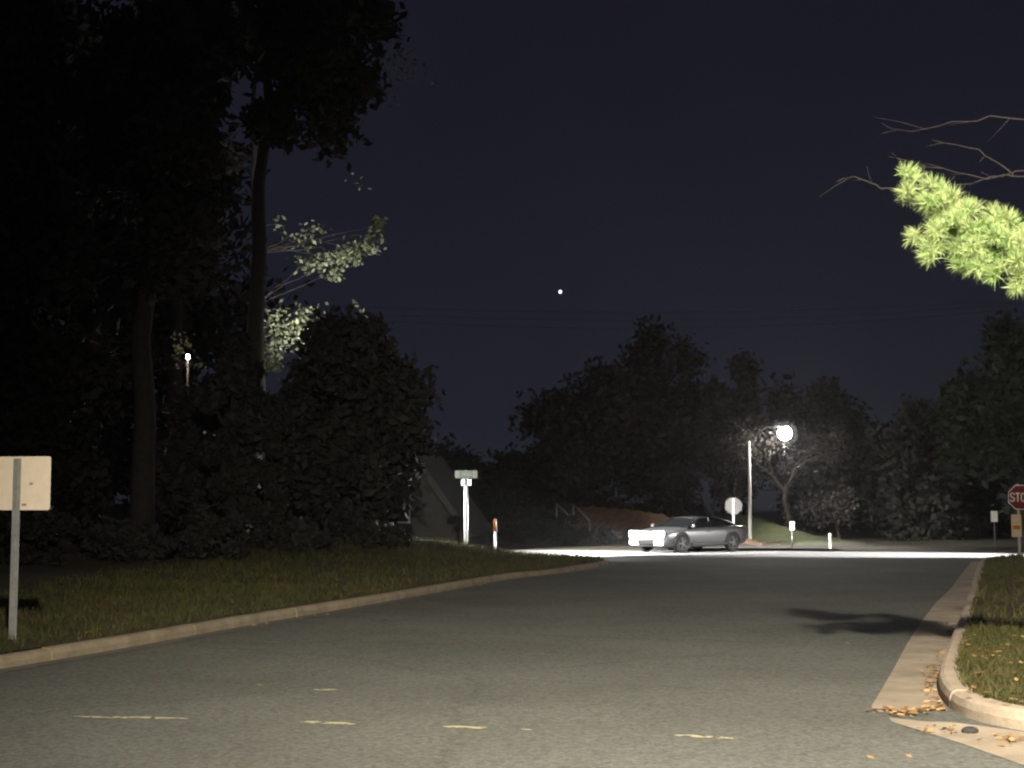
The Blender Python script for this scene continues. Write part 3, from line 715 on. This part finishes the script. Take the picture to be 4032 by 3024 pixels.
# blank sign back at the left edge
Ds = 15.5; px_c = at(66, 2000, Ds); zb = at(62, 2522, Ds).z; zt = at(68, 1806, Ds).z
s = thing('road_sign', 'blank pale back of a road sign on a steel post beside the kerb', 'sign', (px_c.x, Ds, zb - 0.02), R(-10))
mb = MB(); upost(mb, 0, -0.035, -0.3, zt - zb + 0.02, 0.085, 0.03); mb.build('post', M['galv'], s, bevel=0.002)
ph = 210 / FPX * Ds; pw = 278 / FPX * Ds; pc = (at(66, 1903, Ds).z - zb + 0.02)
mb = MB(); mb.prism(rrect(pw, ph, 0.03), (0.0, 0.004, pc), (1, 0, 0), (0, 0, 1), (0, 1, 0), 0.004); pn = mb.build('sign_panel', M['alu'], s)
for zq in (pc + ph * 0.3, pc - ph * 0.3):
    mb = MB(); mb.tube([(0, -0.046, zq), (0, 0.008, zq)], 0.008, 8); mb.build('bolt', M['galv'], s)
mb = MB(); mb.prism([(0.022 * math.cos(a * .63), 0.016 * math.sin(a * .63)) for a in range(10)], (0.155, 0.0005, pc - 0.005), (1, 0, 0), (0, 0, 1), (0, 1, 0), 0.002); mb.build('stain', mat('stain_grey', (0.3, 0.29, 0.27), 0.8), pn)
mb = MB(); mb.prism(rrect(0.05, 0.024, 0.004), (0.08, 0.0005, pc - ph * 0.40), (1, 0, 0), (0, 0, 1), (0, 1, 0), 0.002); mb.build('sticker', mat('sticker_brown', (0.34, 0.22, 0.16), 0.7), pn)

# street name sign on its white pole
Dn = 44.4; q = at(1835, 2136, Dn); zt = at(1836, 1851, Dn).z
s = thing('street_name_sign', 'white pole with two crossed street name blades on the grass corner', 'sign', (q.x, Dn, q.z)); H = zt - q.z
mb = MB(); mb.tube([(0, 0, -0.4), (0, 0, H * 0.3), (0, 0, H * 0.5), (0, 0, H * 0.82)], [0.058, 0.062, 0.066, 0.05], 16); mb.build('pole', M['white'], s, smooth=True)
mb = MB(); mb.tube([(0, 0, H * 0.82), (0, 0, H)], 0.03, 10); mb.build('bracket', M['galv'], s, smooth=True)
def blade(name, zc, w, h, ang, ox):
    mb = MB(); ax = (math.cos(ang), math.sin(ang), 0); az = (-math.sin(ang), math.cos(ang), 0)
    mb.prism(rrect(w, h, 0.02), (ox, -0.036 if abs(ang) < .5 else 0, zc), ax, (0, 0, 1), az, 0.006); o = mb.build(name, M['greenblade'], s)
    k = 0.004; mb = MB(); off = Vector(az) * (-0.004 - 0.001)
    base = Vector((ox, -0.036 if abs(ang) < .5 else 0, zc)) + off
    mb.prism(rrect(w * .2, h * .8, .01), base + Vector(ax) * (-w * .39), ax, (0, 0, 1), az, 0.003)
    mb.prism(rrect(w * .2, h * .8, .01), base + Vector(ax) * (w * .39), ax, (0, 0, 1), az, 0.003)
    mb.prism(rrect(w * .42, h * .36, .01), base + Vector(ax) * (w * .02), ax, (0, 0, 1), az, 0.003)
    mb.build('sign_face', M['white'], o)
blade('name_blade', H - 0.13, 88 / FPX * Dn, 0.235, 0.06, 0.0)
blade('name_blade', H - 0.37, 0.76, 0.20, R(68), 0.0)

def post(name, label, cat, px, y0, y1, D, w, capm=None, cap_h=0.0, plate=None, group=None):
    q = at(px, y1, D); zt = at(px, y0, D).z; o = thing(name, label, cat, (q.x, D, q.z), 0, group); H = zt - q.z
    mb = MB(); mb.tube([(0, 0, -0.3), (0, 0, H - cap_h)], w / 2, 10); mb.build('post', M['white'] if not plate else M['galv'], o, smooth=True)
    if cap_h: mb = MB(); mb.tube([(0, 0, H - cap_h), (0, 0, H - 0.03), (0, 0, H)], [w * .62, w * .62, w * .4], 10); mb.build('cap', capm, o, smooth=True)
    if plate:
        mb = MB(); mb.prism(rrect(plate[0], plate[1], 0.02), (0, -w / 2 - 0.004, H - plate[1] / 2), (1, 0, 0), (0, 0, 1), (0, 1, 0), 0.005); mb.build('plate', M['white'], o)
    return o
post('marker_post', 'slim white marker post with an orange cap on the grass corner', 'post', 1950, 2044, 2146, 43.4, 0.075, M['orange'], 0.36)
post('marker_post', 'thin bare white post on the far verge below the bare tree', 'post', 3270, 2098, 2176, 55.6, 0.10, M['white'], 0.25)
post('marker_sign', 'white narrow plate on a post in front of the grassy bank', 'sign', 3120, 2052, 2174, 55.4, 0.045, plate=(0.19, 0.34))
post('marker_sign', 'little white plate on a thin stem left of the red stop sign', 'sign', 3918, 2012, 2176, 54.5, 0.03, plate=(0.25, 0.40))

# stop signs
def octagon(r): return [(r * math.cos(R(22.5 + 45 * i)), r * math.sin(R(22.5 + 45 * i))) for i in range(8)]
FONT = {'S': [[(1, .85), (.75, 1), (.25, 1), (0, .8), (.05, .62), (.95, .38), (1, .2), (.75, 0), (.25, 0), (0, .15)]], 'T': [[(0, 1), (1, 1)], [(.5, 1), (.5, 0)]],
        'O': [[(.3, 0), (0, .25), (0, .75), (.3, 1), (.7, 1), (1, .75), (1, .25), (.7, 0), (.3, 0)]], 'P': [[(0, 0), (0, 1), (.75, 1), (1, .85), (1, .6), (.75, .46), (0, .46)]]}
def letters(mb, text, cx, cz, h, w, gap, y, th):
    x = cx - (len(text) * w + (len(text) - 1) * gap) / 2
    for ch in text:
        for st in FONT[ch]:
            for a, b in zip(st[:-1], st[1:]):
                ax, az, bx, bz = x + a[0] * w, cz + (a[1] - .5) * h, x + b[0] * w, cz + (b[1] - .5) * h
                L = math.hypot(bx - ax, bz - az) + th * .8; d = Vector((bx - ax, 0, bz - az)).normalized(); nn = Vector((-d.z, 0, d.x))
                mb.prism([(-L / 2, -th / 2), (L / 2, -th / 2), (L / 2, th / 2), (-L / 2, th / 2)], ((ax + bx) / 2, y, (az + bz) / 2), d, nn, (0, 1, 0), 0.003)
        x += w + gap
Dr = 46.0; q = at(4016, 2180, Dr); s = thing('stop_sign', 'red stop sign with a cream plate below it at the right kerb', 'sign', (q.x, Dr, q.z))
zc = at(4026, 1958, Dr).z - q.z; H = zc + 0.42
mb = MB(); upost(mb, 0, 0.0, -0.3, H, 0.08, 0.035); mb.build('post', M['galv'], s)
mb = MB(); mb.prism(octagon(0.41), (0.06, -0.012, zc), (1, 0, 0), (0, 0, 1), (0, 1, 0), 0.005); fc = mb.build('sign_panel', M['white'], s)
mb = MB(); mb.prism(octagon(0.39), (0.06, -0.0165, zc), (1, 0, 0), (0, 0, 1), (0, 1, 0), 0.003); mb.build('sign_face', M['red'], fc)
mb = MB(); letters(mb, 'STOP', 0.06, zc, 0.25, 0.115, 0.05, -0.020, 0.036); mb.build('lettering', M['white'], fc)
zp = at(4004, 2070, Dr).z - q.z
mb = MB(); mb.prism(rrect(0.31, 0.70, 0.03), (-0.09, -0.012, zp), (1, 0, 0), (0, 0, 1), (0, 1, 0), 0.005); pl = mb.build('plate', M['cream'], s)
mb = MB(); mb.prism(rrect(0.22, 0.12, 0.01), (-0.09, -0.0165, zp - 0.05), (1, 0, 0), (0, 0, 1), (0, 1, 0), 0.003); mb.build('stripe', M['orange'], pl)
Db = 58.0; q = at(2890, 2140, Db); s = thing('stop_sign', 'grey back of an octagonal stop sign across the main road', 'sign', (q.x, Db, 0.05), R(-14))
zc = at(2889, 1992, Db).z - 0.05
mb = MB(); upost(mb, 0, -0.03, -0.3, zc + 0.3, 0.09, 0.03); mb.build('post', M['galv'], s)
mb = MB(); mb.prism(octagon(0.35), (0, 0.006, zc), (1, 0, 0), (0, 0, 1), (0, 1, 0), 0.005); mb.build('sign_panel', M['dullalu'], s)
# little lit lamp on a short stake at its foot
q = at(2890, 2081, 57.0)
s = thing('garden_lamp', 'tiny lit lamp on a stake at the foot of the grey stop sign back', 'lamp', (q.x, 57.0, 0.0))
mb = MB(); mb.tube([(0, 0, -0.1), (0, 0, q.z - 0.08)], 0.018, 8); mb.build('stake', M['black'], s, smooth=True)
mb = MB(); mb.ball((0, 0, q.z), 0.085, (1.15, 1, 0.9), 12, 8); mb.build('bulb', M['pinlamp'], s, smooth=True)
# pale slanting rails on the brown bank
for (a, b, lab) in (((2192, 1984), (2240, 2030), 'pale slanting rail on the brown bank, farther from the road'), ((2258, 1984), (2322, 2052), 'pale slanting rail on the brown bank, nearer the road')):
    D = 72.5; p, q = at(a[0], a[1], D), at(b[0], b[1], D - 1.5); o = thing('handrail', lab, 'rail', (q.x, q.y, 0.4), 0, 'slanting rails on the bank')
    l0 = Vector(o.location); mb = MB(); mb.tube([p - l0, q - l0], 0.05, 8); mb.build('rail', M['galv'], o, smooth=True)
    mb = MB(); mb.tube([p - l0 - Vector((0, 0, 0.05)), p - l0 - Vector((0, 0, 1.2))], 0.04, 8); mb.build('post', M['galv'], o, smooth=True)
    mb = MB(); mb.tube([q - l0 - Vector((0, 0, 0.05)), q - l0 - Vector((0, 0, 1.2))], 0.04, 8); mb.build('post', M['galv'], o, smooth=True)

# ------------------------------------------------------------------ street lamps
def aim(o, d): o.rotation_euler = Vector(d).to_track_quat('-Z', 'Y').to_euler()
def spot(name, loc, target, power, size, blend, color, parent, radius=0.16):
    d = bpy.data.lights.new(name, 'SPOT'); d.energy = power; d.spot_size = R(size); d.spot_blend = blend; d.color = color; d.shadow_soft_size = radius
    o = bpy.data.objects.new(name, d); COL.objects.link(o); o.parent = parent
    pl = Vector(parent.location); o.location = Vector(loc) - pl; aim(o, Vector(target) - Vector(loc)); return o
def street_lamp(label, base, head, globe_r, lights, globe='globe', halo=False, pole_r=(0.085, 0.055)):
    base, head = Vector(base), Vector(head); o = thing('street_lamp', label, 'street lamp', base, 0)
    h = head - base; side = Vector((h.x, h.y, 0)); ptop = h.z - 0.35
    mb = MB(); mb.tube([(0, 0, -0.3), (0, 0, ptop * 0.5), (0, 0, ptop)], [pole_r[0], sum(pole_r) / 2, pole_r[1]], 16); mb.build('pole', M['white'], o, smooth=True)
    pts = [Vector((0, 0, ptop - 0.02)), Vector((0, 0, ptop + 0.1)) + side * 0.12, Vector((0, 0, h.z - 0.02 + globe_r)) + side * 0.45, Vector((0, 0, h.z + globe_r + 0.03)) + side * 0.85, Vector((0, 0, h.z + globe_r)) + side]
    mb = MB(); mb.tube(pts, [0.04, 0.038, 0.034, 0.03, 0.03], 8); mb.build('arm', M['black'], o, smooth=True)
    mb = MB(); mb.tube([h + Vector((0, 0, globe_r * 0.9)), h + Vector((0, 0, globe_r + 0.06)), h + Vector((0, 0, globe_r + 0.12))], [globe_r * 0.62, globe_r * 0.5, 0.05], 16); hd = mb.build('lamp_head', M['black'], o, smooth=True)
    mb = MB(); mb.ball(h, globe_r, (1, 1, 1), 24, 14); mb.build('globe', M[globe], hd, smooth=True)
    if halo:
        mb = MB(); mb.ball(h, globe_r * 1.9, (1, 1, 1), 28, 16); mb.build('halo_shell', M['halo'], hd, smooth=True)  # shell added round the globe to give it a soft halo
    for (tgt, pw, sz, bl, col, off) in lights: spot('lamp_light', head + Vector(off), tgt, pw, sz, bl, col, o)
    return o
warm = (1.0, 0.895, 0.71); cool = (1.0, 0.97, 0.92)
pb = at(2955, 2150, 66.0); ph_ = at(3090, 1706, 66.0)
street_lamp('lit street lamp with a glowing white globe above the grassy bank', (pb.x, 66.0, hill_z(pb.x, 66.0)), ph_, 0.30,
            [((10.0, 53.0, 0), P_MAIN, 70, 0.8, cool, (0, -0.2, -0.62))], halo=True)
# lamp behind the round evergreen; road and corner spots added to brighten strip and pole
street_lamp('street lamp hidden behind the round evergreen', (at(1180, 2000, 44.4).x, 44.6, 0.5), at(1290, 1580, 44.1), 0.2, [(at(1836, 2000, 44.4), P_POLE_FILL, 34, 0.8, cool, (0.24, 0, -0.12)), ((3.5, 52.0, 0), P_HIDDEN, 40, 0.6, cool, (0.05, 0.05, -0.24)), (at(1215, 1120, 48.6), P_UP, 62, 0.9, cool, (0, 0.05, 0.36))], globe='brightglobe')
# unseen lamp added beyond the right edge to brighten the main road
street_lamp('added unseen street lamp beyond the right end of the main road', (25.5, 50.6, 0.0), (24.5, 46.3, 6.5), 0.2, [((13.5, 48.9, 0), P_SIDE, 31, 0.7, cool, (0, 0, -0.24))])
# lamp above and behind the viewer that lights the near road, the sign back and the pine bough
street_lamp('street lamp over the near street corner', (5.6, -3.4, 0.0), (1.2, -2.6, 8.0), 0.2, [((5.9, 14.3, 0.3), P_FORE, 84, 1.0, warm, (0, 0, -0.24))])
# tiny lamp among the trees on the left
q = at(740, 1405, 45.0); o = thing('yard_lamp', 'tiny distant lamp glowing between the black trees', 'lamp', (q.x, 45.0, 0.6))
mb = MB(); mb.tube([(0, 0, -0.3), (0, 0, q.z - 0.6 - 0.09)], 0.04, 8); mb.build('pole', M['black'], o, smooth=True)
mb = MB(); mb.ball((0, 0, q.z - 0.6), 0.062, (1, 1, 1.3), 12, 8); mb.build('bulb', M['pinlamp'], o, smooth=True)
d = bpy.data.lights.new('lamp_light', 'POINT'); d.energy = P_TREE; d.color = (1, 0.75, 0.6); d.shadow_soft_size = 0.05
lo = bpy.data.objects.new('lamp_light', d); COL.objects.link(lo); lo.parent = o; lo.location = (0, -0.15, q.z - 0.6)

# ------------------------------------------------------------------ silver car turning in from the main road
F = Vector((4.62, 51.0, 0.004)); hd = Vector((-0.755, -0.656, 0)); ang = math.atan2(hd.y, hd.x)
# car frame: +x ahead, front bumper at x=0
car = thing('car', 'low grey car with blazing headlights turning in from the main road', 'car', F, ang)
L, HWD = 4.4, 0.9
st = [(0.0, .70, .34, .62), (-.06, .80, .24, .70), (-.25, .86, .20, .76), (-.8, .885, .19, .83), (-1.25, .895, .19, .86), (-2.2, .90, .19, .87), (-3.1, .90, .20, .88), (-3.8, .885, .22, .92), (-4.2, .86, .26, .91), (-4.34, .82, .32, .86), (-4.4, .74, .40, .72)]
v, f = [], []; ring = []
for x, w, zb_, zt_ in st:
    half = [(w * .72, zb_), (w * .95, zb_ + .05), (w, zb_ + (zt_ - zb_) * .45), (w * .985, zb_ + (zt_ - zb_) * .78), (w * .93, zt_ - .03), (w * .80, zt_), (w * .4, zt_ + .018)]
    ring.append([(x, y, z) for y, z in half] + [(x, -y, z) for y, z in half[::-1]])
k = len(ring[0]); v = [p for r_ in ring for p in r_]
for i in range(len(ring) - 1):
    for j in range(k):
        f.append([i * k + j, i * k + (j + 1) % k, (i + 1) * k + (j + 1) % k, (i + 1) * k + j])
f.append(list(range(k))); f.append([(len(ring) - 1) * k + j for j in range(k)][::-1])
mb = MB(); mb.add(v, f); body = mb.build('body', M['carpaint'], car, smooth=True, bevel=0.0)
# greenhouse
gh = [(-1.18, .74, .80, .84, .85), (-2.0, .66, .60, .86, 1.16), (-2.45, .65, .58, .86, 1.20), (-3.0, .65, .58, .87, 1.18), (-3.75, .68, .62, .90, .94)]
v, f = [], []
for x, wb, wt, z0, z1 in gh: v += [(x, wb + .12, z0 - .02), (x, wt, z1), (x, -wt, z1), (x, -wb - .12, z0 - .02)]
for i in range(len(gh) - 1):
    for j in range(3): f.append([i * 4 + j, i * 4 + j + 1, (i + 1) * 4 + j + 1, (i + 1) * 4 + j])
f += [[0, 1, 2, 3], [19, 18, 17, 16]]
mb = MB(); mb.add(v, f); mb.build('window_glass', M['glass'], car, bevel=0.02)
mb = MB(); v = []
for x, w, z in ((-2.0, .60, 1.165), (-2.45, .60, 1.21), (-3.0, .60, 1.19), (-3.12, .59, 1.145)):
    for y in (-w, 0, w): v.append((x, y, z + (0.02 if y == 0 else 0)))
mb.add(v, [[i * 3 + j, i * 3 + j + 1, i * 3 + j + 4, i * 3 + j + 3] for i in range(3) for j in range(2)])
ro = mb.build('roof', M['black'], car, smooth=True); sm = ro.modifiers.new('solid', 'SOLIDIFY'); sm.thickness = 0.03; sm.offset = 1
for sy in (1, -1):
    mb = MB(); mb.tube([(-1.15, sy * .84, .87), (-2.0, sy * .62, 1.18)], .028, 8); mb.build('pillar', M['black'], car)
    mb = MB(); mb.tube([(-2.45, sy * .80, .87), (-2.5, sy * .615, 1.20)], .03, 8); mb.build('pillar', M['black'], car)
    mb = MB(); mb.tube([(-3.75, sy * .78, .93), (-3.05, sy * .61, 1.19)], .04, 8); mb.build('pillar', M['black'], car)
    mb = MB(); mb.ball((-1.35, sy * .97, .92), .09, (.6, 1.0, .75), 12, 8); mb.build('mirror', M['carpaint'], car, smooth=True)
    for x in (-1.95, -2.95):
        mb = MB(); mb.box((x - .3, sy * .905, .74), (.2, .025, .03)); mb.build('door_handle', M['rim'], car)
    mb = MB(); mb.box((-2.35, sy * .895, .30), (2.0, .03, .07)); mb.build('sill_trim', M['black'], car)
    mb = MB(); mb.box((-4.30, sy * .64, .76), (.16, .34, .16)); mb.build('tail_light', M['tail'], car, bevel=.03)
    # headlight: lit lens in a dark housing, wrapped to the flank
    mb = MB(); mb.box((-.02, sy * .57, .645), (.12, .44, .20)); hl = mb.build('headlight', M['headlight'], car, bevel=.03)
    mb = MB(); mb.box((0.0, sy * .58, .36), (.10, .36, .17)); mb.build('glare_panel', M['headlight'], car, bevel=.03)  # lit panel added low down to fill out the headlight glare
mb = MB(); mb.box((.0, 0, .645), (.1, .70, .15)); mb.build('glare_bar', M['headlight'], car, bevel=.02)  # glowing bar added so the glare spans the whole front
mb = MB(); mb.box((.02, 0, .50), (.1, 1.46, .09)); mb.build('bumper', M['white'], car, bevel=.03)  # white to carry the glare between the lit panels
mb = MB(); mb.box((.01, 0, .375), (.08, .78, .14)); mb.build('grille', M['black'], car, bevel=.01)
mb = MB(); mb.box((.075, 0, .50), (.012, .30, .085)); mb.build('licence_plate', M['white'], car)
def wheel(x, y):
    sgn = 1 if y > 0 else -1
    prof = [(.215, -.09), (.30, -.10), (.325, -.07), (.33, 0), (.325, .07), (.30, .10), (.215, .09)]
    v, f = [], []; n = 26
    for i in range(n):
        a = 2 * math.pi * i / n
        for r_, y_ in prof: v.append((x + r_ * math.cos(a), y + y_, .325 + r_ * math.sin(a)))
    m_ = len(prof)
    for i in range(n):
        for j in range(m_ - 1): f.append([i * m_ + j, i * m_ + j + 1, ((i + 1) % n) * m_ + j + 1, ((i + 1) % n) * m_ + j])
    mb = MB(); mb.add(v, f); o = mb.build('wheel', M['rubber'], car, smooth=True)
    mb = MB(); yo = y + sgn * .085
    for i in range(5):
        a = 2 * math.pi * i / 5; d = Vector((math.cos(a), 0, math.sin(a)))
        mb.prism([(0.02, -.035), (.21, -.028), (.21, .028), (.02, .035)], (x, yo, .325), d, Vector((-d.z, 0, d.x)), (0, 1, 0), .03)
    mb.tube([(x, yo - .02, .325), (x, yo + .02, .325)], .06, 14)
    for i in range(24):
        a, b = 2 * math.pi * i / 24, 2 * math.pi * (i + 1) / 24
        mb.tube([(x + .21 * math.cos(a), yo, .325 + .21 * math.sin(a)), (x + .21 * math.cos(b), yo, .325 + .21 * math.sin(b))], .018, 5, False)
    mb.build('rim', M['rim'], o)
    mb = MB(); mb.tube([(x, y - .02, .325), (x, y + sgn * .045, .325)], .212, 22); mb.build('brake_disc', M['black'], o)
    mb = MB(); mb.prism([(.40 * math.cos(R(a)), .40 * math.sin(R(a))) for a in range(0, 181, 12)] + [(.335 * math.cos(R(a)), .335 * math.sin(R(a))) for a in range(180, -1, -12)], (x, sgn * .905, .33), (1, 0, 0), (0, 0, 1), (0, 1, 0), .03); mb.build('wheel_arch', M['black'], car)
for x in (-.86, -3.5):
    for y in (.82, -.82): wheel(x, y)
for sy in (1, -1):
    p = F + hd * 0.12 + Vector((-hd.y, hd.x, 0)) * sy * .57 + Vector((0, 0, .64))
    d = bpy.data.lights.new('headlight_beam', 'SPOT'); d.energy = P_HEAD; d.spot_size = R(52); d.spot_blend = 0.9; d.color = (0.96, 0.98, 1.0); d.shadow_soft_size = 0.06
    lo = bpy.data.objects.new('headlight_beam', d); COL.objects.link(lo); lo.parent = car; lo.location = (.12, sy * .57, .64)
    aim(lo, (1, 0, -0.10))

# ------------------------------------------------------------------ power line and light in the sky
for (pxa, pxb, D, lab) in ((1180, 2650, 92, 'nearer wooden power pole'),): pass
def pole(label, px, ytop, D):
    q = at(px, ytop, D); o = thing('power_pole', label, 'power pole', (q.x, D, 0.0), 0, None)
    mb = MB(); mb.tube([(0, 0, -0.3), (0, 0, q.z)], [0.16, 0.11], 10); mb.build('pole', M['bark'], o, smooth=True)
    mb = MB(); mb.box((0, 0, q.z - 0.5), (1.9, 0.12, 0.14)); mb.build('crossarm', M['bark'], o); return Vector((q.x, D, q.z - 0.4))
A_ = pole('wooden power pole among the trees beyond the left edge', -420, 1060, 66.0)
B_ = pole('wooden power pole beyond the right edge behind the pine', 4420, 1130, 96.0)
for i, dx in enumerate((-0.85, 0.0, 0.85)):
    pts = []
    for k_ in range(25):
        t_ = k_ / 24; p = A_.lerp(B_, t_) + Vector((dx, 0, 0.08)); p.z -= (1.5 + 0.45 * i) * 4 * t_ * (1 - t_); pts.append(p)
    mb = MB(); mb.tube(pts, 0.008, 5)
    tag(mb.build('power_line', M['black']), 'thin power line across the night sky, ' + (('highest of three', 'middle one of three', 'lowest of three')[i]), 'power line', 'power lines')
q = at(2206, 1149, 3000.0); mb = MB(); mb.ball((q.x, q.y, q.z), 3.3, (1, 1, 1.15), 12, 8)  # light taken for an aircraft, drawn as one glowing ball
tag(mb.build('far_light', M['far_light']), 'single bright white light in the sky over the power lines', 'far_light')

# ------------------------------------------------------------------ air
hz_ = MB(); hz_.box((0, 600, 14.4), (1840, 1640, 31.2)); ho = hz_.build('haze', M['white']); tag(ho, kind='stuff')
hm = bpy.data.materials.new('haze_air'); hm.use_nodes = True; n, l = hm.node_tree.nodes, hm.node_tree.links; n.clear()
o_ = n.new('ShaderNodeOutputMaterial'); pv = n.new('ShaderNodeVolumePrincipled')
pv.inputs['Color'].default_value = (0.95, 0.95, 0.97, 1); pv.inputs['Density'].default_value = 0.0002; pv.inputs['Anisotropy'].default_value = 0.7
l.new(pv.outputs[0], o_.inputs['Volume']); ho.data.materials.clear(); ho.data.materials.append(hm)
C.cycles.volume_bounces = 0
